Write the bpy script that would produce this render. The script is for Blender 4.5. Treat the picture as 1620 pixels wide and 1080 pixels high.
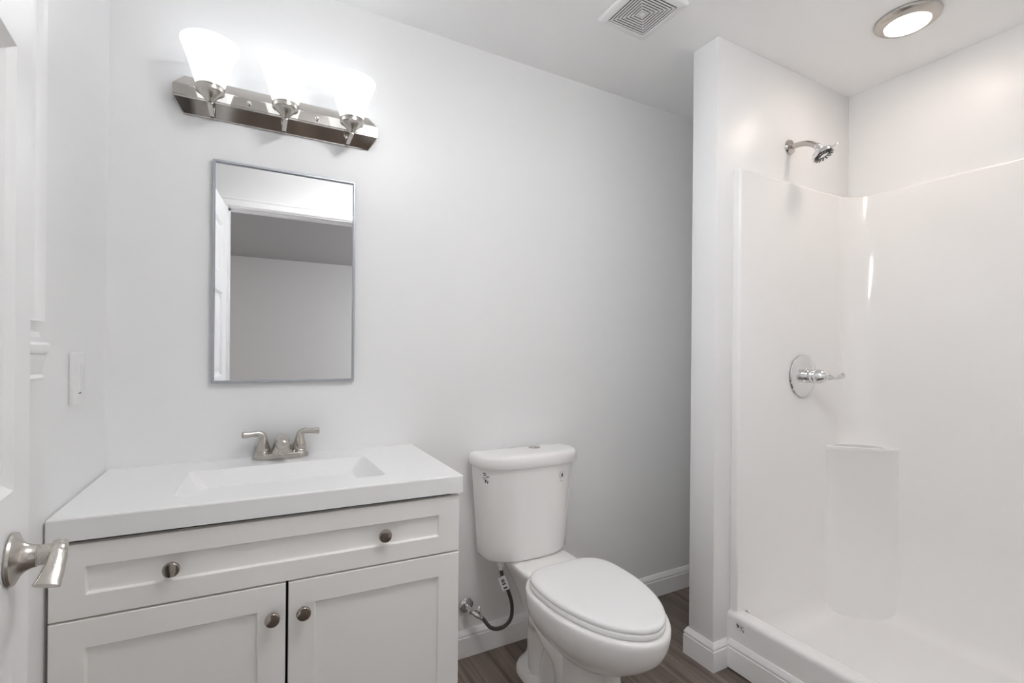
import bpy, bmesh, math, random
from mathutils import Vector, Matrix

for o in list(bpy.data.objects):
    bpy.data.objects.remove(o)
S = bpy.context.scene
COL = S.collection
random.seed(4)
PI = math.pi

# ------------------------------------------------------------------ camera
FPX, YAW, ROLL, CY = 758.73, 0.4928, 0.0086, 555.68
CAM = Vector((0.0, -1.68, 1.1523))
r_ = Vector((math.cos(YAW), -math.sin(YAW), 0))
f_ = Vector((math.sin(YAW), math.cos(YAW), 0))
u_ = r_.cross(f_)
R_ = r_ * math.cos(ROLL) + u_ * math.sin(ROLL)
U_ = u_ * math.cos(ROLL) - r_ * math.sin(ROLL)
cam = bpy.data.cameras.new('camera')
cam.sensor_width = 36.0
cam.lens = FPX / 1620 * 36
cam.shift_y = (CY - 540) / 1620
cam.clip_start = 0.01
camo = bpy.data.objects.new('camera', cam)
COL.objects.link(camo)
camo.matrix_world = Matrix(((R_.x, U_.x, -f_.x, CAM.x), (R_.y, U_.y, -f_.y, CAM.y), (R_.z, U_.z, -f_.z, CAM.z), (0, 0, 0, 1)))
S.camera = camo

# ------------------------------------------------------------------ world, light, exposure
S.view_settings.view_transform = 'Standard'
S.view_settings.look = 'None'
S.view_settings.gamma = 1.0
S.view_settings.use_curve_mapping = False
S.view_settings.exposure = 0.55
W = bpy.data.worlds.new('world')
S.world = W
W.use_nodes = True
W.node_tree.nodes['Background'].inputs[0].default_value = (0.75, 0.85, 1.0, 1)
W.node_tree.nodes['Background'].inputs[1].default_value = 1.0
SHADE_E = 0.92          # glow of the frosted vanity shades
DOWN_E = 26.5          # glow of the shower ceiling light
DAY_W = 62.0           # daylight through the bedroom window
HALL_W = 1.5 
FILL_E = 18.8          # glow of an added, unseen drum lamp that fills the room with light
#         # area light under the bedroom ceiling
S.cycles.max_bounces = 24
S.cycles.diffuse_bounces = 18
S.cycles.glossy_bounces = 6
S.cycles.use_denoising = True
S.cycles.caustics_reflective = False


def area(name, loc, direction, sx, sy, watts, col):
    l = bpy.data.lights.new(name, 'AREA')
    l.shape = 'RECTANGLE'
    l.size, l.size_y, l.energy, l.color = sx, sy, watts, col
    o = bpy.data.objects.new(name, l)
    COL.objects.link(o)
    o.location = loc
    o.rotation_euler = Vector(direction).to_track_quat('-Z', 'Y').to_euler()
    return o


area('bedroom_window_daylight', (3.42, -3.6, 1.4), (-1, 0, -0.4), 1.3, 1.2, DAY_W, (0.86, 0.93, 1.0))
area('bedroom_ceiling_area', (1.2, -3.4, 2.28), (0, 0, -1), 0.5, 0.5, HALL_W, (1.0, 0.95, 0.88))  # downward area light below the bedroom ceiling, no fitting modelled

# ------------------------------------------------------------------ dimensions
XL, YB, H = -0.356, 0.0, 2.307          # left wall, mirror wall, ceiling
XR, YF, YH = 2.345, -1.80, -5.20        # shower far wall, door wall, bedroom far wall
PX, PY0, PY1 = 1.4766, -0.382, -0.494   # partition: end face x, niche side, shower side


# ------------------------------------------------------------------ materials
def mat(name, col, rough=0.5, metal=0.0, spec=0.5, emit=None, es=0.0, bump=0.0, bscale=60.0, coat=0.0, rvar=0.0):
    m = bpy.data.materials.new(name)
    m.use_nodes = True
    nt = m.node_tree
    b = nt.nodes['Principled BSDF']
    b.inputs['Base Color'].default_value = (*col, 1)
    b.inputs['Roughness'].default_value = rough
    b.inputs['Metallic'].default_value = metal
    b.inputs['Specular IOR Level'].default_value = spec
    b.inputs['Coat Weight'].default_value = coat
    if emit:
        b.inputs['Emission Color'].default_value = (*emit, 1)
        b.inputs['Emission Strength'].default_value = es
    if bump or rvar:
        tc = nt.nodes.new('ShaderNodeTexCoord')
        n = nt.nodes.new('ShaderNodeTexNoise')
        n.inputs['Scale'].default_value = bscale
        n.inputs['Detail'].default_value = 4
        nt.links.new(tc.outputs['Object'], n.inputs['Vector'])
        if bump:
            bp = nt.nodes.new('ShaderNodeBump')
            bp.inputs['Strength'].default_value = bump
            bp.inputs['Distance'].default_value = 0.002
            nt.links.new(n.outputs['Fac'], bp.inputs['Height'])
            nt.links.new(bp.outputs['Normal'], b.inputs['Normal'])
        if rvar:
            mr = nt.nodes.new('ShaderNodeMapRange')
            mr.inputs['To Min'].default_value = rough - rvar
            mr.inputs['To Max'].default_value = rough + rvar
            nt.links.new(n.outputs['Fac'], mr.inputs['Value'])
            nt.links.new(mr.outputs['Result'], b.inputs['Roughness'])
    return m


M_WALL = mat('white_wall_paint', (0.835, 0.835, 0.835), 0.36, bump=0.05, bscale=180)
M_CEIL = mat('white_ceiling_paint', (0.90, 0.90, 0.90), 0.6, bump=0.05, bscale=120)
M_HALL = mat('warm_grey_bedroom_paint', (0.62, 0.59, 0.57), 0.6)
M_TRIM = mat('white_trim_paint', (0.88, 0.88, 0.88), 0.28)
M_DOOR = mat('white_door_paint', (0.86, 0.86, 0.86), 0.32, bump=0.04, bscale=90)
M_CAB = mat('white_cabinet_paint', (0.90, 0.885, 0.86), 0.35)
M_CABIN = mat('cabinet_inside', (0.10, 0.09, 0.08), 0.7)
M_TOP = mat('white_cultured_marble', (0.89, 0.89, 0.89), 0.14)
M_PORC = mat('white_porcelain', (0.87, 0.86, 0.85), 0.07)
M_SEAT = mat('white_plastic_seat', (0.89, 0.89, 0.89), 0.22)
M_ACRYL = mat('white_gelcoat', (0.87, 0.86, 0.85), 0.13, bump=0.03, bscale=9)
M_NICK = mat('brushed_nickel', (0.56, 0.53, 0.49), 0.26, 1.0, rvar=0.05, bscale=200)
M_POLN = mat('polished_nickel', (0.54, 0.51, 0.48), 0.08, 1.0)
M_KNOB = mat('nickel_with_dark_reflection', (0.40, 0.36, 0.32), 0.07, 1.0)  # polished nickel with the dark room's reflection put into its colour
M_CHROME = mat('chrome', (0.80, 0.80, 0.80), 0.05, 1.0)
M_MIRROR = mat('mirror_glass', (0.90, 0.90, 0.90), 0.0, 1.0)
M_ALU = mat('grey_aluminium_frame', (0.46, 0.48, 0.52), 0.35, 0.6)
M_DARK = mat('dark_recess', (0.012, 0.012, 0.012), 0.8)
M_SLOT = mat('vent_duct_dark', (0.02, 0.017, 0.015), 0.9)
M_HOSE = mat('dark_grey_braided_hose', (0.075, 0.068, 0.06), 0.45, 0.3, bump=0.6, bscale=500)
M_PLAST = mat('white_plastic', (0.83, 0.83, 0.83), 0.3)
M_PAPER = mat('white_paper', (0.82, 0.82, 0.83), 0.6)
M_INK = mat('black_ink', (0.02, 0.02, 0.025), 0.6)
M_INKB = mat('blue_ink', (0.03, 0.08, 0.16), 0.6)
M_INKG = mat('grey_ink', (0.30, 0.30, 0.30), 0.6)
M_SHADE = mat('frosted_glass_lit', (0.95, 0.95, 0.95), 0.35, emit=(0.93, 0.965, 1.0), es=SHADE_E)
M_LENS = mat('ceiling_light_lens', (0.95, 0.93, 0.9), 0.4, emit=(1.0, 0.85, 0.72), es=DOWN_E)
M_PANE = mat('window_blind_white', (0.80, 0.80, 0.80), 0.5)
M_RUB = mat('grey_rubber_nozzle', (0.06, 0.06, 0.06), 0.5)


def floor_material():
    m = bpy.data.materials.new('dark_wood_planks')
    m.use_nodes = True
    nt = m.node_tree
    L = nt.links
    b = nt.nodes['Principled BSDF']
    tc = nt.nodes.new('ShaderNodeTexCoord')
    mp = nt.nodes.new('ShaderNodeMapping')
    mp.inputs['Rotation'].default_value = (0, 0, PI / 2)
    mp.inputs['Location'].default_value = (0.3, 0.045, 0)
    L.new(tc.outputs['Object'], mp.inputs['Vector'])
    br = nt.nodes.new('ShaderNodeTexBrick')
    br.offset = 0.37
    br.inputs['Scale'].default_value = 1.0
    br.inputs['Brick Width'].default_value = 1.22
    br.inputs['Row Height'].default_value = 0.152
    br.inputs['Mortar Size'].default_value = 0.0011
    br.inputs['Mortar Smooth'].default_value = 0.2
    br.inputs['Color1'].default_value = (0.0, 0.0, 0.0, 1)
    br.inputs['Color2'].default_value = (1.0, 1.0, 1.0, 1)
    br.inputs['Mortar'].default_value = (0.5, 0.5, 0.5, 1)
    L.new(mp.outputs['Vector'], br.inputs['Vector'])
    mp2 = nt.nodes.new('ShaderNodeMapping')
    mp2.inputs['Scale'].default_value = (30, 1.6, 1)
    L.new(tc.outputs['Object'], mp2.inputs['Vector'])
    addv = nt.nodes.new('ShaderNodeVectorMath')
    addv.operation = 'MULTIPLY_ADD'
    addv.inputs[1].default_value = (7.3, 3.1, 0)
    L.new(br.outputs['Color'], addv.inputs[0])
    L.new(mp2.outputs['Vector'], addv.inputs[2])
    n = nt.nodes.new('ShaderNodeTexNoise')
    n.inputs['Scale'].default_value = 1.0
    n.inputs['Detail'].default_value = 8
    n.inputs['Roughness'].default_value = 0.62
    n.inputs['Distortion'].default_value = 0.6
    L.new(addv.outputs['Vector'], n.inputs['Vector'])
    cr = nt.nodes.new('ShaderNodeValToRGB')
    cr.color_ramp.elements[0].position = 0.30
    cr.color_ramp.elements[0].color = (0.088, 0.066, 0.054, 1)
    cr.color_ramp.elements[1].position = 0.72
    cr.color_ramp.elements[1].color = (0.285, 0.228, 0.188, 1)
    L.new(n.outputs['Fac'], cr.inputs['Fac'])
    hsv = nt.nodes.new('ShaderNodeHueSaturation')
    mr = nt.nodes.new('ShaderNodeMapRange')
    mr.inputs['To Min'].default_value = 0.75
    mr.inputs['To Max'].default_value = 1.15
    sep = nt.nodes.new('ShaderNodeSeparateColor')
    L.new(br.outputs['Color'], sep.inputs['Color'])
    L.new(sep.outputs['Red'], mr.inputs['Value'])
    L.new(mr.outputs['Result'], hsv.inputs['Value'])
    L.new(cr.outputs['Color'], hsv.inputs['Color'])
    mx = nt.nodes.new('ShaderNodeMix')
    mx.data_type = 'RGBA'
    mx.inputs['B'].default_value = (0.03, 0.024, 0.02, 1)
    L.new(br.outputs['Fac'], mx.inputs['Factor'])
    L.new(hsv.outputs['Color'], mx.inputs['A'])
    L.new(mx.outputs['Result'], b.inputs['Base Color'])
    b.inputs['Roughness'].default_value = 0.42
    bp = nt.nodes.new('ShaderNodeBump')
    bp.inputs['Strength'].default_value = 0.12
    bp.inputs['Distance'].default_value = 0.002
    L.new(n.outputs['Fac'], bp.inputs['Height'])
    L.new(bp.outputs['Normal'], b.inputs['Normal'])
    return m


M_FLOOR = floor_material()


# ------------------------------------------------------------------ mesh helpers
def link_mesh(name, bm, m, parent=None, ang=35, smooth=True):
    bmesh.ops.remove_doubles(bm, verts=bm.verts, dist=1e-6)
    bmesh.ops.recalc_face_normals(bm, faces=bm.faces)
    if smooth:
        for fc in bm.faces:
            fc.smooth = True
        for e in bm.edges:
            if len(e.link_faces) != 2 or e.calc_face_angle(0) > math.radians(ang):
                e.smooth = False
    if parent is not None:
        bmesh.ops.translate(bm, verts=bm.verts, vec=-Vector(parent['_o']))
    me = bpy.data.meshes.new(name)
    bm.to_mesh(me)
    bm.free()
    mats = m if isinstance(m, (list, tuple)) else [m]
    for x in mats:
        me.materials.append(x)
    o = bpy.data.objects.new(name, me)
    COL.objects.link(o)
    if parent is not None:
        o.parent = parent
        o['_o'] = parent['_o']
    return o


def sub(name, bm, m, part, **k):
    """a sub-part: its part keeps the thing's origin, so local coordinates agree"""
    return link_mesh(name, bm, m, part, **k)


def thing(name, label, cat, loc, group=None):
    o = bpy.data.objects.new(name, None)
    o.empty_display_size = 0.05
    COL.objects.link(o)
    o.location = loc
    o['_o'] = tuple(loc)
    o['label'] = label
    o['category'] = cat
    if group:
        o['group'] = group
    return o


def struct(name, bm, m, **k):
    o = link_mesh(name, bm, m, **k)
    o['kind'] = 'structure'
    return o


def box(bm, a, b, bev=0.0, seg=2, M=None):
    x0, x1 = sorted((a[0], b[0])); y0, y1 = sorted((a[1], b[1])); z0, z1 = sorted((a[2], b[2]))
    vs = [bm.verts.new(p) for p in ((x0, y0, z0), (x1, y0, z0), (x1, y1, z0), (x0, y1, z0), (x0, y0, z1), (x1, y0, z1), (x1, y1, z1), (x0, y1, z1))]
    fs = [bm.faces.new([vs[i] for i in q]) for q in ((3, 2, 1, 0), (4, 5, 6, 7), (0, 1, 5, 4), (1, 2, 6, 5), (2, 3, 7, 6), (3, 0, 4, 7))]
    if bev:
        es = set(e for fc in fs for e in fc.edges)
        res = bmesh.ops.bevel(bm, geom=list(es), offset=bev, segments=seg, profile=0.5, affect='EDGES')
        vs = list(set(v for fc in res['faces'] for v in fc.verts) | set(v for v in vs if v.is_valid))
    if M is not None:
        bmesh.ops.transform(bm, matrix=M, verts=vs)
    return vs


def loft(bm, loops, cap0=True, cap1=True, closed=True, M=None):
    rows = []
    for lp in loops:
        rows.append([bm.verts.new(M @ Vector(p) if M is not None else p) for p in lp])
    n = len(rows[0])
    for a, b in zip(rows, rows[1:]):
        for i in range(n if closed else n - 1):
            j = (i + 1) % n
            try:
                bm.faces.new((a[i], a[j], b[j], b[i]))
            except ValueError:
                pass
    if cap0:
        bm.faces.new(rows[0][::-1])
    if cap1:
        bm.faces.new(rows[-1])
    return rows


def lathe(bm, prof, M=None, n=40, caps=True):
    """prof: (radius, height) along local z"""
    loops = [[(r * math.cos(2 * PI * i / n), r * math.sin(2 * PI * i / n), z) for i in range(n)] for r, z in prof]
    loft(bm, loops, caps, caps, True, M)


def crom(pts, k=8):
    pts = [Vector(p) for p in pts]
    out = []
    for i in range(len(pts) - 1):
        p0 = pts[max(i - 1, 0)]; p1 = pts[i]; p2 = pts[i + 1]; p3 = pts[min(i + 2, len(pts) - 1)]
        for j in range(k):
            t = j / k
            out.append(0.5 * ((2 * p1) + (p2 - p0) * t + (2 * p0 - 5 * p1 + 4 * p2 - p3) * t * t + (3 * p1 - p0 - 3 * p2 + p3) * t ** 3))
    out.append(pts[-1])
    return out


def tube(bm, pts, rad, n=16, up=None, caps=True):
    """rad: number, list of numbers, or list of (half width, half thickness); up steers the cross-section"""
    pts = [Vector(p) for p in pts]
    m = len(pts)
    if not isinstance(rad, (list, tuple)):
        rad = [rad] * m
    T = []
    for i in range(m):
        d = pts[min(i + 1, m - 1)] - pts[max(i - 1, 0)]
        T.append(d.normalized())
    ref = Vector(up) if up is not None else (Vector((0, 0, 1)) if abs(T[0].z) < 0.9 else Vector((1, 0, 0)))
    loops = []
    for i in range(m):
        if up is not None:
            a = ref.cross(T[i]).normalized()
        else:
            a = ref - T[i] * ref.dot(T[i])
            a.normalize()
            ref = a
        b = T[i].cross(a)
        q = rad[i]
        ra, rb = (q, q) if not isinstance(q, (list, tuple)) else q
        loops.append([pts[i] + a * ra * math.cos(2 * PI * k / n) + b * rb * math.sin(2 * PI * k / n) for k in range(n)])
    loft(bm, loops, caps, caps)


def interp(vals, m):
    out = []
    for i in range(m):
        t = i / (m - 1) * (len(vals) - 1)
        k = min(int(t), len(vals) - 2)
        u = t - k
        u = u * u * (3 - 2 * u)
        a, b = vals[k], vals[k + 1]
        out.append(tuple(x + (y - x) * u for x, y in zip(a, b)) if isinstance(a, (tuple, list)) else a + (b - a) * u)
    return out


def rquad(pts, r, n=5):
    """rounded polygon through pts (xy), counter-clockwise; returns list of xy"""
    out = []
    m = len(pts)
    for i in range(m):
        p = Vector(pts[i]).to_2d(); a = Vector(pts[i - 1]).to_2d(); b = Vector(pts[(i + 1) % m]).to_2d()
        u = (a - p).normalized(); v = (b - p).normalized()
        half = u.angle(v) / 2
        d = r / math.tan(half)
        c = p + (u + v).normalized() * (r / math.sin(half))
        s = p + u * d - c; e = p + v * d - c
        a0 = math.atan2(s.y, s.x); a1 = math.atan2(e.y, e.x)
        da = (a1 - a0 + PI) % (2 * PI) - PI
        for k in range(n + 1):
            t = a0 + da * k / n
            out.append((c.x + r * math.cos(t), c.y + r * math.sin(t)))
    return out


def offpoly(pts, d):
    """move every edge of a counter-clockwise polygon inwards by d"""
    m = len(pts)
    out = []
    for i in range(m):
        p = Vector(pts[i]).to_2d(); a = Vector(pts[i - 1]).to_2d(); b = Vector(pts[(i + 1) % m]).to_2d()
        e0 = (p - a).normalized(); e1 = (b - p).normalized()
        n0 = Vector((-e0.y, e0.x)); n1 = Vector((-e1.y, e1.x))
        k = (n0 + n1) / (1 + n0.dot(n1))
        q = p + k * d
        out.append((q.x, q.y))
    return out


def sweep_plan(bm, path, prof):
    """sweep a (offset, z) profile along a plan polyline; offsets go to the left of the path; mitred"""
    P = [Vector(p).to_2d() for p in path]
    rows = []
    for i, p in enumerate(P):
        d0 = (p - P[i - 1]).normalized() if i > 0 else None
        d1 = (P[i + 1] - p).normalized() if i < len(P) - 1 else None
        if d0 is None: d0 = d1
        if d1 is None: d1 = d0
        n0 = Vector((-d0.y, d0.x)); n1 = Vector((-d1.y, d1.x))
        k = (n0 + n1) / (1 + n0.dot(n1))
        rows.append([(p.x + k.x * o, p.y + k.y * o, z) for o, z in prof])
    loft(bm, rows, True, True)


def axis(loc, direction, up=(0, 0, 1)):
    """matrix whose local z runs along direction"""
    z = Vector(direction).normalized()
    x = Vector(up).cross(z)
    if x.length < 1e-4:
        x = Vector((1, 0, 0)).cross(z)
        if x.length < 1e-4:
            x = Vector((0, 1, 0)).cross(z)
    x.normalize()
    y = z.cross(x)
    return Matrix(((x.x, y.x, z.x, loc[0]), (x.y, y.y, z.y, loc[1]), (x.z, y.z, z.z, loc[2]), (0, 0, 0, 1)))


NB = bmesh.new

# ================================================================== ROOM SHELL
b = NB(); box(b, (XL - 0.6, YH - 0.1, -0.05), (3.6, 0.1, 0)); struct('floor', b, M_FLOOR)
b = NB(); box(b, (XL - 0.6, YF, H), (3.6, 0.1, H + 0.06)); struct('ceiling', b, M_CEIL)
b = NB(); box(b, (XL - 0.6, YH - 0.1, H), (3.6, YF, H + 0.06)); struct('ceiling_bedroom', b, mat('shade_grey_bedroom_ceiling', (0.40, 0.385, 0.375), 0.7))  # the grey stands in for shade on the bedroom ceiling
b = NB(); box(b, (XL - 0.1, 0, 0), (XR + 0.1, 0.1, H)); struct('wall_back', b, M_WALL)
# left wall with an opening for the small window that the door hides
WY0, WY1, WZ0, WZ1 = -0.572, -1.20, 1.20, 2.06
b = NB()
box(b, (XL - 0.1, WY0, 0), (XL, 0, H)); box(b, (XL - 0.1, YF, 0), (XL, WY1, H))
box(b, (XL - 0.1, WY1, 0), (XL, WY0, WZ0)); box(b, (XL - 0.1, WY1, WZ1), (XL, WY0, H))
struct('wall_left', b, M_WALL)
b = NB(); box(b, (XR, YF, 0), (XR + 0.1, 0, H)); struct('wall_right', b, M_WALL)
# door wall
DX0, DX1, DH = -0.150, 0.77, 2.035
b = NB()
box(b, (XL - 0.6, YF - 0.11, 0), (DX0 - 0.018, YF, H)); box(b, (DX1 + 0.018, YF - 0.11, 0), (3.6, YF, H)); box(b, (DX0 - 0.018, YF - 0.11, DH + 0.018), (DX1 + 0.018, YF, H))
struct('wall_front', b, M_WALL)
# partition
b = NB(); box(b, (PX, PY1, 0), (XR, PY0, H), 0.004, 2); struct('wall_partition', b, M_WALL)
# bedroom beyond the door
BX0 = -0.36
b = NB(); box(b, (BX0 - 0.6, YH - 0.1, 0), (3.6, YH, H)); struct('wall_bedroom_far', b, M_HALL)
b = NB(); box(b, (BX0 - 0.1, YH, 0), (BX0, YF - 0.11, H)); struct('wall_bedroom_left', b, M_HALL)
b = NB()
box(b, (3.5, YH, 0), (3.6, -4.3, H)); box(b, (3.5, -2.9, 0), (3.6, YF - 0.11, H)); box(b, (3.5, -4.3, 0), (3.6, -2.9, 0.75)); box(b, (3.5, -4.3, 2.05), (3.6, -2.9, H))
struct('wall_bedroom_right', b, M_HALL)
b = NB()
for y in (-4.3, -3.62, -2.95):
    box(b, (3.47, y, 0.75), (3.53, y + 0.05, 2.05))
for z in (0.75, 1.38, 2.0):
    box(b, (3.47, -4.3, z), (3.53, -2.9, z + 0.05))
struct('window_2', b, M_TRIM)

# door frame: jamb, stop and casing on the bathroom side
b = NB()
box(b, (DX0 - 0.018, YF - 0.112, 0), (DX0, YF + 0.002, DH)); box(b, (DX1, YF - 0.112, 0), (DX1 + 0.018, YF + 0.002, DH))
box(b, (DX0 - 0.018, YF - 0.112, DH), (DX1 + 0.018, YF + 0.002, DH + 0.018))
box(b, (DX0, YF - 0.075, 0), (DX0 + 0.011, YF - 0.04, DH)); box(b, (DX1 - 0.011, YF - 0.075, 0), (DX1, YF - 0.04, DH)); box(b, (DX0, YF - 0.075, DH - 0.011), (DX1, YF - 0.04, DH))
struct('trim_1', b, M_TRIM)
CAS = ((0, 0), (0.010, 0), (0.016, 0.006), (0.013, 0.014), (0.013, 0.040), (0.018, 0.046), (0.018, 0.057), (0, 0.057))   # (thickness, distance from opening)


def casing(bm, a0, a1, z0, z1, fn, prof, bottom=False):
    """casing around an opening a0..a1 x z0..z1 on a wall; fn(a, out, z) gives the point"""
    def pt(i, t, d):
        if i == 0: return fn(a0 - d, t, z0 - (d if bottom else 0))
        if i == 1: return fn(a0 - d, t, z1 + d)
        if i == 2: return fn(a1 + d, t, z1 + d)
        return fn(a1 + d, t, z0 - (d if bottom else 0))
    loft(bm, [[pt(i, t, d) for t, d in prof] for i in range(4)])


b = NB(); casing(b, DX0 - 0.005, DX1 + 0.005, 0.0, DH + 0.005, lambda a, t, z: (a, YF + t, z), CAS); struct('trim_2', b, M_TRIM)

# the small window on the left wall: casing, sill moulding, frame and a closed white blind
b = NB()
casing(b, WY1, WY0, WZ0, WZ1, lambda a, t, z: (XL + t, a, z), ((0, 0), (0.007, 0), (0.010, 0.008), (0.008, 0.016), (0.009, 0.05), (0.015, 0.058), (0.017, 0.074), (0.012, 0.08), (0, 0.08)))
w1 = struct('window_1', b, M_TRIM)
w1['_o'] = (0, 0, 0)
b = NB()
prof = ((0, 1.092), (0.016, 1.092), (0.018, 1.098), (0.0135, 1.104), (0.0145, 1.110), (0.017, 1.126), (0.0205, 1.134), (0.0205, 1.141), (0.024, 1.143), (0.0255, 1.149), (0.0255, 1.157), (0.022, 1.161), (0.008, 1.162), (0.012, 1.170), (0.010, 1.180), (0.0, 1.182))
loft(b, [[(XL + t, y, z) for t, z in prof] for y in (WY1 - 0.1, -0.502)])
link_mesh('window_sill', b, M_TRIM, w1)
b = NB()
box(b, (XL - 0.09, WY1, WZ0), (XL - 0.01, WY1 + 0.03, WZ1)); box(b, (XL - 0.09, WY0 - 0.03, WZ0), (XL - 0.01, WY0, WZ1))
box(b, (XL - 0.09, WY1, WZ0 - 0.02), (XL - 0.001, WY0, WZ0 + 0.03)); box(b, (XL - 0.09, WY1, WZ1 - 0.03), (XL - 0.01, WY0, WZ1))
link_mesh('window_frame', b, M_TRIM, w1)
b = NB()
k = WZ0 + 0.035
while k < WZ1 - 0.05:
    box(b, (XL - 0.050, WY1 + 0.03, k), (XL - 0.044, WY0 - 0.03, k + 0.024)); k += 0.0245
box(b, (XL - 0.08, WY1 + 0.01, WZ0), (XL - 0.075, WY0 - 0.01, WZ1))
link_mesh('window_blind', b, M_PANE, w1)

# baseboards
BASE = ((0, 0.0), (0.013, 0.0), (0.013, 0.072), (0.0105, 0.075), (0.0105, 0.080), (0.0125, 0.082), (0.0115, 0.086), (0.008, 0.091), (0.0055, 0.097), (0.003, 0.101), (0, 0.101))
b = NB(); sweep_plan(b, ((XR - 0.001, -0.0005), (0.497, -0.0005)), BASE); struct('baseboard_back', b, M_TRIM)
b = NB(); sweep_plan(b, ((XL + 0.0005, -0.50), (XL + 0.0005, YF + 0.001)), BASE); struct('baseboard_left', b, M_TRIM)
b = NB(); sweep_plan(b, ((XR - 0.001, PY0 + 0.0005), (PX - 0.0005, PY0 + 0.0005), (PX - 0.0005, PY1 - 0.0005), (1.546, PY1 - 0.0005))[::-1], BASE); struct('baseboard_partition', b, M_TRIM)
TXF = 1.549     # front face of the shower threshold
b = NB(); sweep_plan(b, ((TXF - 0.0005, PY1 - 0.014), (TXF - 0.0005, YF + 0.002))[::-1], tuple((o, z + 0.006) for o, z in BASE)); struct('trim_3', b, M_TRIM)
b = NB(); sweep_plan(b, ((DX1 + 0.066, YF + 0.0005), (TXF - 0.015, YF + 0.0005)), BASE); struct('baseboard_front', b, M_TRIM)

# ================================================================== DOOR (open, at the left edge)
HG = Vector((-0.158, -1.782)); EG = Vector((-0.240, -0.890))
DW = (EG - HG).length
ds = (EG - HG).normalized()
dn = Vector((ds.y, -ds.x))          # towards the camera side (+x)
MD = Matrix(((ds.x, dn.x, 0, HG.x), (ds.y, dn.y, 0, HG.y), (0, 0, 1, 0.008), (0, 0, 0, 1)))   # local: s along door, n out of the face, z up
b = NB()
DHT = 2.02
cols = ((0.112, DW / 2 - 0.04), (DW / 2 + 0.06, DW - 0.060))
rows = ((0.235, 0.80), (0.985, 1.478), (1.585, 1.885))
xs = [0, cols[0][0], cols[0][1], cols[1][0], cols[1][1], DW]
zs = [0, rows[0][0], rows[0][1], rows[1][0], rows[1][1], rows[2][0], rows[2][1], DHT]
for i in range(5):
    for j in range(7):
        if i in (1, 3) and j in (1, 3, 5):
            continue
        for n_ in (0.0, -0.035):
            b.faces.new([b.verts.new((x, n_, z)) for x, z in ((xs[i], zs[j]), (xs[i + 1], zs[j]), (xs[i + 1], zs[j + 1]), (xs[i], zs[j + 1]))])
for x in (0, DW):
    b.faces.new([b.verts.new(p) for p in ((x, 0, 0), (x, -0.035, 0), (x, -0.035, DHT), (x, 0, DHT))])
for z in (0, DHT):
    b.faces.new([b.verts.new(p) for p in ((0, 0, z), (DW, 0, z), (DW, -0.035, z), (0, -0.035, z))])
for c in cols:
    for r in rows:
        for sgn, base in ((1, 0.0), (-1, -0.035)):
            lp = []
            for ins, dep in ((0, 0), (0.003, -0.003), (0.008, -0.007), (0.012, -0.0150), (0.020, -0.0160), (0.028, -0.0160), (0.056, -0.0045), (0.060, -0.004)):
                lp.append([(x, base + sgn * dep, z) for x, z in ((c[0] + ins, r[0] + ins), (c[1] - ins, r[0] + ins), (c[1] - ins, r[1] - ins), (c[0] + ins, r[1] - ins))])
            loft(b, lp, False, True)
bmesh.ops.transform(b, matrix=MD, verts=b.verts)
door = struct('door_1', b, M_DOOR, ang=20)
door['_o'] = (0, 0, 0)
RS, RZ = DW - 0.070, 0.912          # rose on the door


def dl(s, n, z):
    return MD @ Vector((s, n, z))


MR = axis(dl(RS, 0, RZ), (dn.x, dn.y, 0))
b = NB()
lathe(b, ((0.0, 0), (0.0280, 0), (0.0290, 0.002), (0.0280, 0.0045), (0.0245, 0.006), (0.0190, 0.009), (0.0150, 0.013), (0.0128, 0.018), (0.0120, 0.022), (0.0116, 0.0223), (0.0116, 0.0230), (0.0112, 0.0233), (0.0112, 0.036), (0.0, 0.036)), MR, 48, False)
hd = link_mesh('door_handle', b, M_NICK, door)
b = NB()
path = crom([dl(RS + 0.003, 0.040, RZ + 0.010), dl(RS - 0.006, 0.0405, RZ + 0.004), dl(RS - 0.017, 0.040, RZ - 0.006), dl(RS - 0.031, 0.038, RZ - 0.017), dl(RS - 0.039, 0.0365, RZ - 0.022)], 8)
nn = len(path)
tube(b, path, interp([(0.0075, 0.0055), (0.0080, 0.0055), (0.0088, 0.0045), (0.0105, 0.004), (0.0120, 0.0035)], nn), 20, up=(0.25, 0.0, 1))
lathe(b, ((0.0, 0.0), (0.0120, 0.0), (0.0128, 0.002), (0.0128, 0.010), (0.0115, 0.0125), (0.0, 0.0125)), axis(dl(RS, 0.033, RZ), (dn.x, dn.y, 0)), 32, False)
link_mesh('lever', b, M_NICK, hd)

# ================================================================== VANITY CABINET
FL = Vector((-0.353, -0.447)); FR = Vector((0.4984, -0.4842))      # counter front corners
ev = (FR - FL).normalized()
nv = Vector((ev.y, -ev.x))                                          # out of the front
MV = Matrix(((ev.x, -nv.x, 0, FL.x), (ev.y, -nv.y, 0, FL.y), (0, 0, 1, 0), (0, 0, 0, 1)))   # local: x along the front, y back into the cabinet
LV = (FR - FL).length
ZT, ZU = 0.8196, 0.7735                                             # counter top, underside
CX0, CX1 = 0.0035, LV - 0.009                                       # cabinet extent along the front
van = thing('vanity_cabinet', 'white shaker vanity cabinet with one long drawer over two doors', 'cabinet', (0.07, -0.24, 0))
b = NB()
Vw = lambda x, y: (MV @ Vector((x, y, 0))).to_2d()
BKY = -0.004


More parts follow.
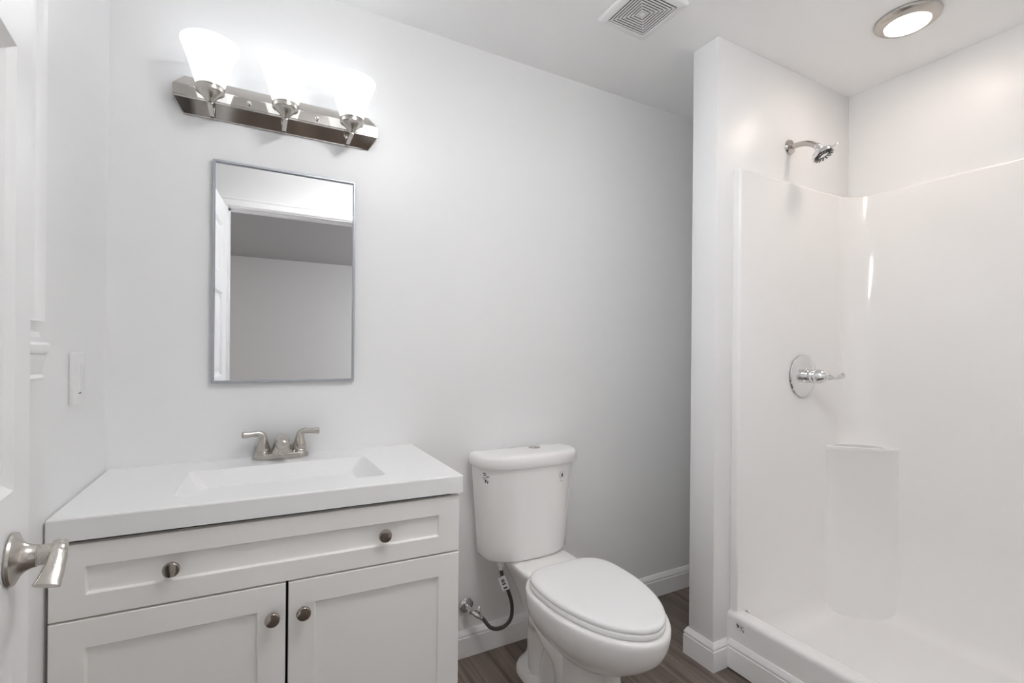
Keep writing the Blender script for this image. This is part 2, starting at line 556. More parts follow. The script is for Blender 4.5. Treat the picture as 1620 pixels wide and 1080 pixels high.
def panel(bm, x0, x1, yf, yb_world, z0, z1):
    """upright panel from local front depth yf back to the wall line"""
    pts = []
    a = Vw(x0, yf); c = Vw(x1, yf)
    quad = [(a.x, a.y), (c.x, c.y), (c.x, yb_world), (a.x, yb_world)]
    lo = [bm.verts.new((p[0], p[1], z0)) for p in quad]; hi = [bm.verts.new((p[0], p[1], z1)) for p in quad]
    bm.faces.new(lo[::-1]); bm.faces.new(hi)
    for i in range(4):
        j = (i + 1) % 4
        bm.faces.new((lo[i], lo[j], hi[j], hi[i]))


YD = 0.028      # carcass front sits behind the door fronts
panel(b, CX0 + 0.002, CX0 + 0.018, YD, BKY, 0.0, ZU - 0.0005)
panel(b, CX1 - 0.018, CX1 - 0.002, YD, BKY, 0.0, ZU - 0.0005)
box(b, (CX0 + 0.018, YD + 0.05, 0.0), (CX1 - 0.018, YD + 0.066, 0.10), M=MV)
box(b, (CX0 + 0.018, YD, 0.10), (CX1 - 0.018, 0.40, 0.116), M=MV)
link_mesh('body', b, M_CAB, van, ang=20)
b = NB()
box(b, (CX0 + 0.018, YD + 0.012, 0.72), (CX1 - 0.018, YD + 0.03, ZU - 0.002), M=MV)
box(b, (CX0 + 0.018, YD + 0.012, 0.60), (CX1 - 0.018, YD + 0.03, 0.63), M=MV)
box(b, (CX0 + 0.0185, 0.38, 0.116), (CX1 - 0.0185, 0.39, ZU - 0.002), M=MV)
link_mesh('inner_frame', b, M_CABIN, van)


def shaker(x0, x1, z0, z1, stile, rail, yf=0.008, th=0.019, rec=0.0085):
    bm = NB()
    lp = []
    o4 = lambda i, y: [(x0 + i, y, z0 + i), (x1 - i, y, z0 + i), (x1 - i, y, z1 - i), (x0 + i, y, z1 - i)]
    lp.append(o4(0.0, yf + th)); lp.append(o4(0.0, yf + 0.0018)); lp.append(o4(0.0006, yf + 0.0006)); lp.append(o4(0.0018, yf))
    q = lambda i, y: [(x0 + stile + i, y, z0 + rail + i), (x1 - stile - i, y, z0 + rail + i), (x1 - stile - i, y, z1 - rail - i), (x0 + stile + i, y, z1 - rail - i)]
    lp.append(q(0.0, yf)); lp.append(q(0.0010, yf + 0.001)); lp.append(q(0.0028, yf + rec))
    loft(bm, lp, True, True)
    bmesh.ops.transform(bm, matrix=MV, verts=bm.verts)
    return bm


def knob_bm(x, z, yf):
    bm = NB()
    p = MV @ Vector((x, yf, z))
    lathe(bm, ((0.0, 0.0), (0.0075, 0.0), (0.0065, 0.003), (0.0055, 0.009), (0.0065, 0.014), (0.0125, 0.0165), (0.0158, 0.019), (0.0162, 0.0215), (0.0155, 0.0245), (0.0142, 0.0258), (0.008, 0.0268), (0.0, 0.027)), axis(p, (nv.x, nv.y, 0)), 40, False)
    return bm


LX = lambda wx: (wx - FL.x) / ev.x        # world x -> along-front coordinate
dr = link_mesh('drawer', shaker(CX0, CX1, 0.6162, 0.7632, 0.056, 0.045), M_CAB, van, ang=12)
for wx in (-0.150, 0.2915):
    link_mesh('knob', knob_bm(LX(wx), 0.6895, 0.0165), M_KNOB, dr)
XM = LX(0.0705)
for x0, x1, kx in ((CX0, XM - 0.0028, 0.0405), (XM + 0.0028, CX1, 0.1055)):
    dd = link_mesh('cabinet_door', shaker(x0, x1, 0.105, 0.6122, 0.056, 0.056), M_CAB, van, ang=12)
    link_mesh('knob', knob_bm(LX(kx), 0.5430, 0.008), M_KNOB, dd)

# ================================================================== COUNTERTOP WITH BASIN
top = thing('vanity_countertop', 'white one-piece countertop with a rectangular basin on the vanity', 'countertop', (0.07, -0.24, ZU))
quad = [(FL.x, FL.y), (FR.x, FR.y), (FR.x, -0.0012), (FL.x, -0.0012)]
b = NB()
loops = []
for ins, z in ((0.0, ZU), (0.0, ZT - 0.004), (0.0012, ZT - 0.0012), (0.004, ZT)):
    loops.append([(p[0], p[1], z) for p in rquad(offpoly(quad, ins), 0.005, 4)])
rows_ = loft(b, loops, True, False)
bq = [(-0.158, -0.372), (0.314, -0.392), (0.306, -0.129), (-0.154, -0.129)]
bl = []
bl.append([(p[0], p[1], ZT) for p in rquad(bq, 0.016, 6)])
rim = [b.verts.new(p) for p in bl[0]]
b.verts.ensure_lookup_table()
eo = [b.edges.get((rows_[-1][i], rows_[-1][(i + 1) % len(rows_[-1])])) for i in range(len(rows_[-1]))]
ei = [b.edges.new((rim[i], rim[(i + 1) % len(rim)])) for i in range(len(rim))]
bmesh.ops.triangle_fill(b, use_beauty=True, use_dissolve=False, edges=eo + ei)
link_mesh('slab', b, M_TOP, top, ang=12)
b = NB()
inn = [(-0.085, -0.345), (0.225, -0.358), (0.225, -0.150), (-0.085, -0.150)]
lerp = lambda t: [(a[0] + (c[0] - a[0]) * t, a[1] + (c[1] - a[1]) * t) for a, c in zip(bq, inn)]
lp = [[(p[0], p[1], ZT) for p in rquad(bq, 0.016, 6)]]
for t, z, r in ((0.02, ZT - 0.002, 0.017), (0.06, ZT - 0.007, 0.018), (0.9, ZT - 0.100, 0.030), (0.97, ZT - 0.108, 0.032), (1.08, ZT - 0.112, 0.036)):
    lp.append([(p[0], p[1], z) for p in rquad(lerp(t), r, 6)])
lp.append([(p[0] * 0.1 + 0.07 * 0.9, p[1] * 0.1 - 0.25 * 0.9, ZT - 0.115) for p in lp[-1]])
loft(b, lp, False, True)
link_mesh('basin', b, M_TOP, top, ang=50)
b = NB(); lathe(b, ((0.0, 0.0), (0.024, 0.0), (0.026, 0.002), (0.022, 0.0045), (0.019, 0.004), (0.0165, 0.0075), (0.0, 0.009)), Matrix.Translation((0.07, -0.25, ZT - 0.1155)), 32, False)
link_mesh('drain', b, M_CHROME, top)

# ================================================================== FAUCET
FX, FY = 0.0765, -0.040
fa = thing('bathroom_faucet', 'brushed nickel two-handle faucet on the countertop below the mirror', 'faucet', (FX, FY, ZT))
b = NB()
pill = lambda hx, hy, z, n=12: [(FX + sx * (hx - hy) + hy * math.cos(t), FY + hy * math.sin(t), z) for sx, a0 in ((1, -PI / 2), (-1, PI / 2)) for t in [a0 + PI * i / n for i in range(n + 1)]]
loft(b, [pill(0.0775, 0.0265, ZT + 0.0004), pill(0.0775, 0.0265, ZT + 0.003), pill(0.0765, 0.0258, ZT + 0.0125), pill(0.0745, 0.024, ZT + 0.016), pill(0.070, 0.0205, ZT + 0.017)])
for sx in (-1, 1):
    lathe(b, ((0.0, 0.010), (0.0225, 0.010), (0.0222, 0.017), (0.0205, 0.0225), (0.0195, 0.024), (0.0, 0.024)), Matrix.Translation((FX + sx * 0.0508, FY, ZT)), 36, False)
link_mesh('base', b, M_NICK, fa)
b = NB()
# flared spout body
lp = []
for hx, yf_, yb_, z in ((0.042, 0.026, 0.022, 0.004), (0.036, 0.026, 0.021, 0.015), (0.0285, 0.027, 0.020, 0.028), (0.0235, 0.028, 0.019, 0.042), (0.0212, 0.029, 0.018, 0.050), (0.020, 0.029, 0.017, 0.054)):
    lp.append([(FX + hx * math.copysign(abs(math.cos(t)) ** 0.8, math.cos(t)), FY - (yf_ if math.sin(t) > 0 else yb_) * math.sin(t), ZT + z) for t in [2 * PI * i / 36 for i in range(36)]])
loft(b, lp)
# spout reaching over the basin, ending in a rounded nose
sp = crom([(FX, FY + 0.006, ZT + 0.040), (FX, FY - 0.008, ZT + 0.053), (FX, FY - 0.040, ZT + 0.0555), (FX, FY - 0.068, ZT + 0.0545), (FX, FY - 0.080, ZT + 0.0535)], 6)
tube(b, sp, interp([0.019, 0.0205, 0.0205, 0.0195, 0.017], len(sp)), 28)
lathe(b, ((0.017, 0.0), (0.0155, 0.004), (0.012, 0.008), (0.0065, 0.0105), (0.0, 0.0112)), axis(sp[-1], sp[-1] - sp[-2]), 28, False)
spb = link_mesh('spout', b, M_NICK, fa, ang=50)
b = NB(); lathe(b, ((0.0, 0.0), (0.010, 0.0), (0.0115, -0.002), (0.0115, -0.016), (0.009, -0.018), (0.0, -0.018)), Matrix.Translation((FX, FY - 0.066, ZT + 0.0425)), 28, False)
link_mesh('aerator', b, M_NICK, spb)
for sx in (-1, 1):
    hx = FX + sx * 0.0508
    b = NB()
    lathe(b, ((0.0, 0.0245), (0.0188, 0.0245), (0.0192, 0.028), (0.0180, 0.037), (0.0150, 0.049), (0.0120, 0.060), (0.0100, 0.068), (0.0, 0.070)), Matrix.Translation((hx, FY, ZT)), 32, False)
    dz = 0.0
    pa = crom([(hx, FY, ZT + 0.058), (hx + sx * 0.002, FY, ZT + 0.070), (hx + sx * 0.012, FY - 0.001, ZT + 0.0775 + dz), (hx + sx * 0.030, FY - 0.004, ZT + 0.0775 + dz), (hx + sx * 0.052, FY - 0.008, ZT + 0.0765 + dz), (hx + sx * 0.0565, FY - 0.009, ZT + 0.0765 + dz)], 7)
    tube(b, pa, interp([(0.0110, 0.0110), (0.0105, 0.0100), (0.0090, 0.0088), (0.0080, 0.0085), (0.0100, 0.0088), (0.0070, 0.0060)], len(pa)), 20)
    link_mesh('handle', b, M_NICK, fa, ang=60)

# ================================================================== MIRROR
MX0, MX1, MZ0, MZ1 = -0.1124, 0.2946, 1.0505, 1.7135
mi = thing('wall_mirror', 'rectangular mirror in a thin grey metal frame above the faucet', 'mirror', ((MX0 + MX1) / 2, 0, (MZ0 + MZ1) / 2))
b = NB()
FWD = 0.0075
pr = ((0, 0), (0.014, 0), (0.0165, 0.0015), (0.0165, 0.006), (0.0145, FWD), (0.010, FWD), (0, FWD))     # (out from wall, inset)
c4 = ((MX0, MZ0, 1, 1), (MX1, MZ0, -1, 1), (MX1, MZ1, -1, -1), (MX0, MZ1, 1, -1))
rws = []
for x, z, sx, sz in c4:
    rws.append([b.verts.new((x + sx * i, -0.0008 - t, z + sz * i)) for t, i in pr])
for k in range(4):
    a, c = rws[k], rws[(k + 1) % 4]
    for i in range(len(pr)):
        j = (i + 1) % len(pr)
        b.faces.new((a[i], a[j], c[j], c[i]))
link_mesh('frame', b, M_ALU, mi, ang=25)
b = NB(); box(b, (MX0 + 0.006, -0.0100, MZ0 + 0.006), (MX1 - 0.006, -0.004, MZ1 - 0.006)); link_mesh('mirror_glass', b, M_MIRROR, mi, smooth=False)

# ================================================================== VANITY LIGHT
VX, VZ = 0.0755, 1.888
vl = thing('vanity_light', 'polished nickel bar light with three lit frosted shades above the mirror', 'light fixture', (VX, 0, VZ))


def octa(hx, hz, cx_, cz, y):
    return [(VX + x, y, VZ + z) for x, z in ((hx - cx_, -hz), (hx, -hz + cz), (hx, hz - cz), (hx - cx_, hz), (-hx + cx_, hz), (-hx, hz - cz), (-hx, -hz + cz), (-hx + cx_, -hz))]


b = NB()
loft(b, [octa(0.2875, 0.055, 0.026, 0.037, -0.0008), octa(0.2875, 0.055, 0.026, 0.037, -0.0040), octa(0.2865, 0.053, 0.0255, 0.036, -0.0060), octa(0.2862, 0.0185, 0.0025, 0.004, -0.0300), octa(0.2860, 0.0172, 0.0025, 0.004, -0.0325),
         octa(0.2850, 0.0160, 0.0025, 0.004, -0.0325), octa(0.2845, 0.0148, 0.0025, 0.004, -0.0350), octa(0.2835, 0.0135, 0.002, 0.003, -0.0355)])
link_mesh('backplate', b, M_POLN, vl, ang=8)
for dx in (-0.0955, 0.0955):
    b = NB(); lathe(b, ((0.0, 0.0), (0.0062, 0.0), (0.0062, 0.0025), (0.0045, 0.004), (0.0045, 0.009), (0.003, 0.0115), (0.0, 0.0125)), axis((VX + dx, -0.0355, VZ), (0, -1, 0)), 24, False)
    link_mesh('cap_nut', b, M_CHROME, vl)
SY = -0.106
for k in (-1, 0, 1):
    cx_ = VX + 0.1895 * k
    b = NB()
    box(b, (cx_ - 0.0065, SY - 0.006, VZ - 0.058), (cx_ + 0.0065, -0.020, VZ - 0.050), 0.0015, 2)
    box(b, (cx_ - 0.0065, -0.030, VZ - 0.058), (cx_ + 0.0065, -0.010, VZ - 0.034), 0.0015, 2)
    link_mesh('arm', b, M_POLN, vl)
    b = NB()
    lathe(b, ((0.0, -0.052), (0.0085, -0.052), (0.0100, -0.050), (0.0120, -0.0455), (0.0170, -0.0385), (0.0230, -0.0320), (0.0292, -0.0262), (0.0330, -0.0240), (0.0350, -0.0235), (0.0350, -0.014), (0.0362, -0.0125), (0.0362, -0.010), (0.0335, -0.0085), (0.0, -0.0085)), Matrix.Translation((cx_, SY, VZ)), 48, False)
    link_mesh('socket_cup', b, M_NICK, vl)
    b = NB()
    po = ((0.0310, -0.012), (0.0345, -0.006), (0.0382, 0.006), (0.0430, 0.022), (0.0485, 0.040), (0.0540, 0.058), (0.0600, 0.076), (0.0655, 0.091), (0.0695, 0.101), (0.0712, 0.1055), (0.0710, 0.1078))
    pi_ = tuple((r - 0.003, z) for r, z in po[::-1])
    lathe(b, ((0.0, -0.012),) + po + pi_ + ((0.0, -0.009),), Matrix.Translation((cx_, SY, VZ)), 48, False)
    link_mesh('glass_shade', b, M_SHADE, vl, ang=60)

# ================================================================== LIGHT SWITCH
sw = thing('light_switch', 'white dimmer switch plate on the left wall above the counter', 'light switch', (XL, -0.262, 1.083))
b = NB(); box(b, (XL + 0.0003, -0.305, 1.026), (XL + 0.0085, -0.222, 1.142), 0.0022, 2); link_mesh('wall_plate', b, M_PLAST, sw)
b = NB(); box(b, (XL + 0.006, -0.271, 1.051), (XL + 0.0095, -0.252, 1.117), 0.0008, 1)
box(b, (XL + 0.0085, -0.268, 1.056), (XL + 0.0115, -0.255, 1.114), 0.001, 2)
link_mesh('toggle', b, M_PLAST, sw)
b = NB(); box(b, (XL + 0.0080, -0.270, 1.0488), (XL + 0.0092, -0.254, 1.0508)); link_mesh('slider_slot', b, M_DARK, sw)

# ================================================================== TOILET
TX = 0.947
TK = 0.918      # tank centre
to = thing('toilet', 'white two-piece toilet with closed lid between the vanity and the partition', 'toilet', (0.935, -0.35, 0))


def ring(hw, dm, df, db, nf, nb, z, N=72, xo=0.0):
    """plan outline: half width, mid distance from the wall, front and back reach, front and back squareness"""
    out = []
    for i in range(N):
        t = 2 * PI * i / N
        c, s = math.cos(t), math.sin(t)
        nn_ = nf if s >= 0 else nb
        x = hw * math.copysign(abs(c) ** (2 / nn_), c)
        d = dm + (df if s >= 0 else db) * math.copysign(abs(s) ** (2 / nn_), s)
        out.append((TX + xo + x, -d, z))
    return out


b = NB()
# bowl and front column
loft(b, [ring(0.096, 0.40, 0.180, 0.20, 2.8, 3, 0.0), ring(0.096, 0.40, 0.180, 0.20, 2.8, 3, 0.010), ring(0.091, 0.40, 0.172, 0.19, 2.8, 3, 0.020), ring(0.088, 0.40, 0.162, 0.17, 2.8, 3, 0.06),
         ring(0.087, 0.41, 0.148, 0.15, 2.8, 3, 0.14), ring(0.088, 0.41, 0.150, 0.15, 2.7, 3, 0.196), ring(0.094, 0.42, 0.160, 0.16, 2.4, 2.8, 0.210), ring(0.112, 0.43, 0.190, 0.165, 2.2, 2.6, 0.225),
         ring(0.134, 0.435, 0.227, 0.175, 2.1, 2.6, 0.250), ring(0.156, 0.44, 0.264, 0.187, 2.05, 2.6, 0.280), ring(0.172, 0.44, 0.293, 0.194, 2.0, 2.6, 0.310), ring(0.1785, 0.44, 0.305, 0.197, 2.0, 2.6, 0.338),
         ring(0.1800, 0.44, 0.310, 0.198, 2.0, 2.6, 0.364), ring(0.1795, 0.44, 0.310, 0.198, 2.0, 2.6, 0.377), ring(0.177, 0.44, 0.307, 0.196, 2.0, 2.6, 0.383), ring(0.171, 0.44, 0.301, 0.19, 2.0, 2.6, 0.3850)])
# deck under the tank
loft(b, [ring(0.060, 0.20, 0.16, 0.12, 3, 4, 0.20), ring(0.072, 0.20, 0.17, 0.14, 3, 4, 0.26), ring(0.090, 0.19, 0.18, 0.155, 3, 5, 0.31), ring(0.108, 0.19, 0.18, 0.165, 3, 5, 0.345),
         ring(0.119, 0.19, 0.18, 0.168, 3, 5, 0.368), ring(0.121, 0.19, 0.18, 0.168, 3, 5, 0.379), ring(0.118, 0.19, 0.178, 0.166, 3, 5, 0.3845), ring(0.110, 0.19, 0.170, 0.158, 3, 5, 0.3865)])
# trapway at the rear and its foot
loft(b, [ring(0.112, 0.225, 0.10, 0.105, 2.5, 3, 0.0), ring(0.112, 0.225, 0.10, 0.105, 2.5, 3, 0.016), ring(0.104, 0.225, 0.095, 0.10, 2.5, 3, 0.028), ring(0.070, 0.23, 0.10, 0.10, 2.5, 3, 0.045),
         ring(0.058, 0.23, 0.14, 0.095, 2.5, 3, 0.10), ring(0.058, 0.23, 0.16, 0.095, 2.5, 3, 0.20), ring(0.064, 0.21, 0.18, 0.12, 2.5, 3, 0.30)])
for sx in (-1, 1):
    pth = crom([(TX + sx * 0.052, -0.245, 0.02), (TX + sx * 0.058, -0.235, 0.10), (TX + sx * 0.066, -0.250, 0.19), (TX + sx * 0.082, -0.305, 0.255), (TX + sx * 0.085, -0.37, 0.235), (TX + sx * 0.066, -0.405, 0.16), (TX + sx * 0.055, -0.40, 0.08), (TX + sx * 0.05, -0.38, 0.02)], 8)
    tube(b, pth, interp([0.040, 0.036, 0.036, 0.046, 0.046, 0.036, 0.034, 0.034], len(pth)), 20)
for fc in b.faces:
    fc.smooth = True
link_mesh('bowl', b, M_PORC, to, ang=60)
for sx in (-1, 1):
    b = NB(); lathe(b, ((0.0, 0.024), (0.0135, 0.024), (0.0135, 0.032), (0.011, 0.038), (0.006, 0.041), (0.0, 0.042)), Matrix.Translation((TX + sx * 0.088, -0.235, 0.0)), 24, False)
    link_mesh('bolt_cap', b, M_PLAST, to)
# seat ring, lid
SR = lambda k, z: ring(0.1665 - k, 0.440, 0.300 - k, 0.158 - k, 1.92, 3.4, z)
b = NB(); loft(b, [SR(0.004, 0.3875), SR(0.001, 0.3895), SR(0.0, 0.393), SR(0.0, 0.399), SR(0.002, 0.4025), SR(0.006, 0.4035)]); link_mesh('seat', b, M_SEAT, to, ang=60)
b = NB(); loft(b, [SR(0.008, 0.4040), SR(0.0025, 0.4045), SR(0.0015, 0.407), SR(0.0015, 0.411), SR(0.003, 0.4155), SR(0.008, 0.4190), SR(0.016, 0.4205), SR(0.05, 0.4222), SR(0.11, 0.4230)]); link_mesh('lid', b, M_SEAT, to, ang=60)
for sx in (-1, 1):
    b = NB(); box(b, (TX + sx * 0.072 - 0.016, -0.300, 0.3845), (TX + sx * 0.072 + 0.016, -0.276, 0.404), 0.005, 3)
    link_mesh('seat_hinge', b, M_SEAT, to)


THW, TDM, TDF, TNF = (0.174, 0.028), 0.066, (0.108, 0.022), 2.6     # half width, mid depth, bow and squareness, growing from bottom to top


def tank_ring(k, z, ins=0.0):
    """k: taper 0 at the bottom .. 1 at the top"""
    return ring(THW[0] + THW[1] * k - ins, TDM, TDF[0] + TDF[1] * k - ins, 0.048 - ins, TNF, 9, z, xo=TK - TX)


ZB0, ZB1 = 0.388, 0.736
b = NB()
lp = []
for ins, z in ((0.022, ZB0), (0.010, ZB0 + 0.0015), (0.0035, ZB0 + 0.006), (0.0, ZB0 + 0.014)):
    lp.append(tank_ring((z - ZB0) / (ZB1 - ZB0), z, ins))
for i in range(1, 9):
    z = ZB0 + 0.014 + (ZB1 - ZB0 - 0.014) * i / 8
    lp.append(tank_ring((z - ZB0) / (ZB1 - ZB0), z))
loft(b, lp)
tk = link_mesh('tank', b, M_PORC, to, ang=60)
b = NB()
LR = lambda i, z: ring(0.2135 - i, 0.072, 0.132 - i, 0.056 - i, 2.7, 9, z, xo=TK - TX)
loft(b, [LR(0.010, 0.7355), LR(0.002, 0.7345), LR(0.0, 0.737), LR(0.0, 0.760), LR(0.0015, 0.7675), LR(0.005, 0.7735), LR(0.011, 0.7775), LR(0.020, 0.7795), LR(0.045, 0.7808)])
tl = link_mesh('tank_lid', b, M_PORC, to, ang=60)
b = NB()
lathe(b, ((0.0, 0.0), (0.0225, 0.0), (0.0225, 0.003), (0.0205, 0.0042), (0.0195, 0.0030), (0.0190, 0.0045), (0.0, 0.0055)), Matrix.Translation((0.958, -0.085, 0.7800)), 40, False)
box(b, (0.9574, -0.104, 0.7845), (0.9586, -0.066, 0.7858))
link_mesh('flush_button', b, M_POLN, tl)


def tank_front(x, z):
    """point on the tank's bowed front at lateral offset x"""
    k = (z - ZB0) / (ZB1 - ZB0)
    c = min(abs(x) / (THW[0] + THW[1] * k), 1.0)
    t = c ** (TNF / 2)
    return TDM + (TDF[0] + TDF[1] * k) * math.sqrt(max(0.0, 1 - t * t)) ** (2 / TNF)


def decal(bm, pts, lift):
    """pts: (x offset, z) outline laid on the tank front"""
    vs = [bm.verts.new((TK + x, -tank_front(x, z) - lift, z)) for x, z in pts]
    return bm.faces.new(vs)


def decal_rect(bm, x0, x1, z0, z1, lift, n=6):
    for i in range(n):
        a = x0 + (x1 - x0) * i / n; c = x0 + (x1 - x0) * (i + 1) / n
        decal(bm, ((a, z0), (c, z0), (c, z1), (a, z1)), lift)


b = NB(); decal_rect(b, -0.1955, -0.177, 0.676, 0.724, 0.0009, 8); st = link_mesh('paper_sticker', b, M_PAPER, tk)
b = NB()
for (x0, x1, z0, z1) in ((-0.193, -0.188, 0.714, 0.717), (-0.192, -0.187, 0.708, 0.711), (-0.186, -0.180, 0.703, 0.706), (-0.193, -0.185, 0.698, 0.700), (-0.192, -0.183, 0.692, 0.6935), (-0.188, -0.185, 0.682, 0.692), (-0.183, -0.181, 0.680, 0.690)):
    decal_rect(b, x0, x1, z0, z1, 0.0016, 2)
sub('sticker_print', b, M_INK, st)
EX, EZ = 0.103, 0.692
b = NB()
N_ = 28
circ = lambda r, n=N_: [(EX + r * 0.85 * math.cos(2 * PI * i / n), EZ + r * math.sin(2 * PI * i / n)) for i in range(n)]
decal(b, circ(0.0165), 0.0007)
em = link_mesh('round_emblem', b, M_PAPER, tk)
b = NB()
o_, i_ = circ(0.0155), circ(0.0137)
for i in range(N_):
    if i in (6, 7, 20, 21, 22): continue
    j = (i + 1) % N_
    decal(b, (o_[i], o_[j], i_[j], i_[i]), 0.0013)
decal_rect(b, EX - 0.006, EX + 0.006, EZ - 0.0245, EZ - 0.0225, 0.0009, 2)
sub('emblem_ring', b, M_INKG, em)
b = NB()
drop = [(0.0, 0.0095), (0.0022, 0.005), (0.0044, 0.0), (0.0048, -0.004), (0.0032, -0.0078), (0, -0.0092), (-0.0032, -0.0078), (-0.0048, -0.004), (-0.0044, 0.0), (-0.0022, 0.005)]
decal(b, [(EX + x, EZ + z) for x, z in drop], 0.0015)
sub('water_drop', b, M_INK, em)
b = NB(); decal(b, [(EX + x * 0.6 + 0.0008, EZ - 0.004 + z * 0.45) for x, z in drop], 0.0021)
sub('drop_highlight', b, M_INKB, em)

# ================================================================== SUPPLY VALVE AND HOSE
VP = Vector((0.712, 0, 0.193))
sv = thing('shutoff_valve', 'chrome shutoff valve low on the wall beside the vanity', 'valve', tuple(VP))
b = NB(); lathe(b, ((0.0, 0.0005), (0.026, 0.0005), (0.0285, 0.003), (0.027, 0.009), (0.021, 0.013), (0.012, 0.015), (0.0, 0.015)), axis(VP, (0, -1, 0)), 40, False); link_mesh('escutcheon', b, M_CHROME, sv)
b = NB()
lathe(b, ((0.0, 0.012), (0.0085, 0.012), (0.0085, 0.028), (0.011, 0.028), (0.011, 0.036), (0.0095, 0.036), (0.0095, 0.058), (0.0, 0.058)), axis(VP, (0, -1, 0)), 24, False)
vb = VP + Vector((0, -0.048, 0))
vd = Vector((0.55, -0.25, -0.42)).normalized()
lathe(b, ((0.0, -0.004), (0.0090, -0.004), (0.0090, 0.018), (0.0105, 0.019), (0.0105, 0.030), (0.0, 0.030)), axis(vb, vd), 8, False)
link_mesh('valve_body', b, M_CHROME, sv)
b = NB()
hv = vb + Vector((0.014, -0.012, 0.004))
lathe(b, ((0.0, 0.0), (0.0045, 0.0), (0.0045, 0.012), (0.0150, 0.012), (0.0165, 0.015), (0.0150, 0.019), (0.0, 0.020)), axis(hv, (0.75, -0.65, 0.1)) @ Matrix.Diagonal((0.55, 1, 1, 1)), 24, False)
link_mesh('valve_handle', b, M_CHROME, sv)
h0 = vb + vd * 0.030
ho = thing('supply_hose', 'dark grey braided hose looping from the wall valve up to the toilet tank', 'hose', tuple(h0))
hp = [h0, h0 + vd * 0.025, (0.775, -0.095, 0.136), (0.815, -0.105, 0.132), (0.846, -0.112, 0.160), (0.850, -0.112, 0.215), (0.830, -0.110, 0.280), (0.812, -0.108, 0.325), (0.806, -0.106, 0.352)]
b = NB(); tube(b, crom(hp, 10), 0.0068, 14); link_mesh('hose_tube', b, M_HOSE, ho)
b = NB()
lathe(b, ((0.0, 0.0), (0.0088, 0.0), (0.0098, 0.002), (0.0098, 0.012), (0.0080, 0.014), (0.0080, 0.024), (0.0, 0.024)), axis(h0 - vd * 0.002, vd), 8, False)
link_mesh('lower_nut', b, M_NICK, ho)
b = NB(); lathe(b, ((0.0, 0.0), (0.0075, 0.0), (0.0075, 0.012), (0.012, 0.013), (0.013, 0.015), (0.013, 0.030), (0.0, 0.030)), axis((0.806, -0.106, 0.348), (0.0, 0, 1)), 12, False); link_mesh('upper_nut', b, M_PLAST, ho)
tp = crom([(0.832, -0.110, 0.274), (0.8215, -0.109, 0.302), (0.812, -0.108, 0.328)], 5)
b = NB(); tube(b, tp, 0.0078, 14)
tdir = (Vector(tp[-1]) - Vector(tp[0])).normalized()
tnrm = (CAM - Vector(tp[0])); tnrm = (tnrm - tdir * tnrm.dot(tdir)).normalized()
twid = tdir.cross(tnrm)
t0 = Vector(tp[0])
MT = Matrix(((twid.x, tnrm.x, tdir.x, t0.x), (twid.y, tnrm.y, tdir.y, t0.y), (twid.z, tnrm.z, tdir.z, t0.z), (0, 0, 0, 1)))
TS = -1.0 if twid.x > 0 else 1.0      # the flag hangs to the wall valve's side
box(b, (TS * -0.0085, 0.0082, 0.003), (TS * 0.0190, 0.0090, 0.056), M=MT)
tg = link_mesh('paper_tag', b, M_PAPER, ho)
b = NB()
for z0, z1 in ((0.009, 0.015), (0.025, 0.030), (0.033, 0.0355), (0.038, 0.043), (0.0455, 0.048)):
    box(b, (TS * -0.001, 0.0092, z0), (TS * 0.012, 0.0096, z1), M=MT)
sub('tag_print', b, M_INK, tg)

# ================================================================== SHOWER STALL
ss = thing('shower_stall', 'white glossy one-piece shower stall with corner shelf and raised threshold', 'shower stall', (1.93, -1.15, 0))
PYS, PYE, PXS = -0.525, -1.768, 2.318       # inner faces
ZS = 1.835


def arc_pts(c, r, a0, a1, n):
    return [(c[0] + r * math.cos(a0 + (a1 - a0) * i / n), c[1] + r * math.sin(a0 + (a1 - a0) * i / n)) for i in range(n + 1)]


def smooth_corner(p0, p, p1, r, n=5):
    """round the corner at p between p0 and p1"""
    p0, p, p1 = Vector(p0), Vector(p), Vector(p1)
    u = (p0 - p).normalized() * r; v = (p1 - p).normalized() * r
    out = []
    for i in range(n + 1):
        t = i / n
        q = (p + u) * (1 - t) ** 2 + p * 2 * t * (1 - t) + (p + v) * t * t
        out.append((q.x, q.y))
    return out


pl = [(1.566, PY1 - 0.0008), (1.566, PYS), (2.248, PYS), (PXS, -0.600), (PXS, -1.693), (2.248, PYE), (1.566, PYE), (1.566, YF + 0.0008)]
inner = [pl[0]]
for i, r in zip(range(1, 7), (0.010, 0.049, 0.049, 0.049, 0.049, 0.010)):
    inner += smooth_corner(pl[i - 1], pl[i], pl[i + 1], r, 8)
inner.append(pl[-1])
outer = []
for x, y in inner:
    cx = min(XR - 0.0008, max(1.575, x + (0.028 if x > 2.2 else 0.006)))
    t = (y - PYE) / (PYS - PYE)
    cyy = PY1 - 0.0008 if t > 0.94 else (YF + 0.0008 if t < 0.06 else y)
    if x > PXS - 0.001 and 0.06 < t < 0.94:
        cx = XR - 0.0008
    outer.append((cx, cyy))
mixp = lambda t: [(a[0] + (c[0] - a[0]) * t, a[1] + (c[1] - a[1]) * t) for a, c in zip(inner, outer)]
b = NB()
loft(b, [[(x, y, z) for x, y in mixp(t)] for t, z in ((0, 0.10), (0, ZS - 0.010), (0.06, ZS - 0.004), (0.22, ZS), (0.7, ZS), (1.0, ZS - 0.001))], False, False, False)
link_mesh('surround', b, M_ACRYL, ss, ang=40)
# pan and threshold
b = NB()


def pan_loop(off, front, z):
    q = [(front, PYE + off), (PXS - off, PYE + off), (PXS - off, PYS - off), (front, PYS - off)]
    return [(p[0], p[1], z) for p in rquad(q, 0.030 + off * 0.6, 6)]


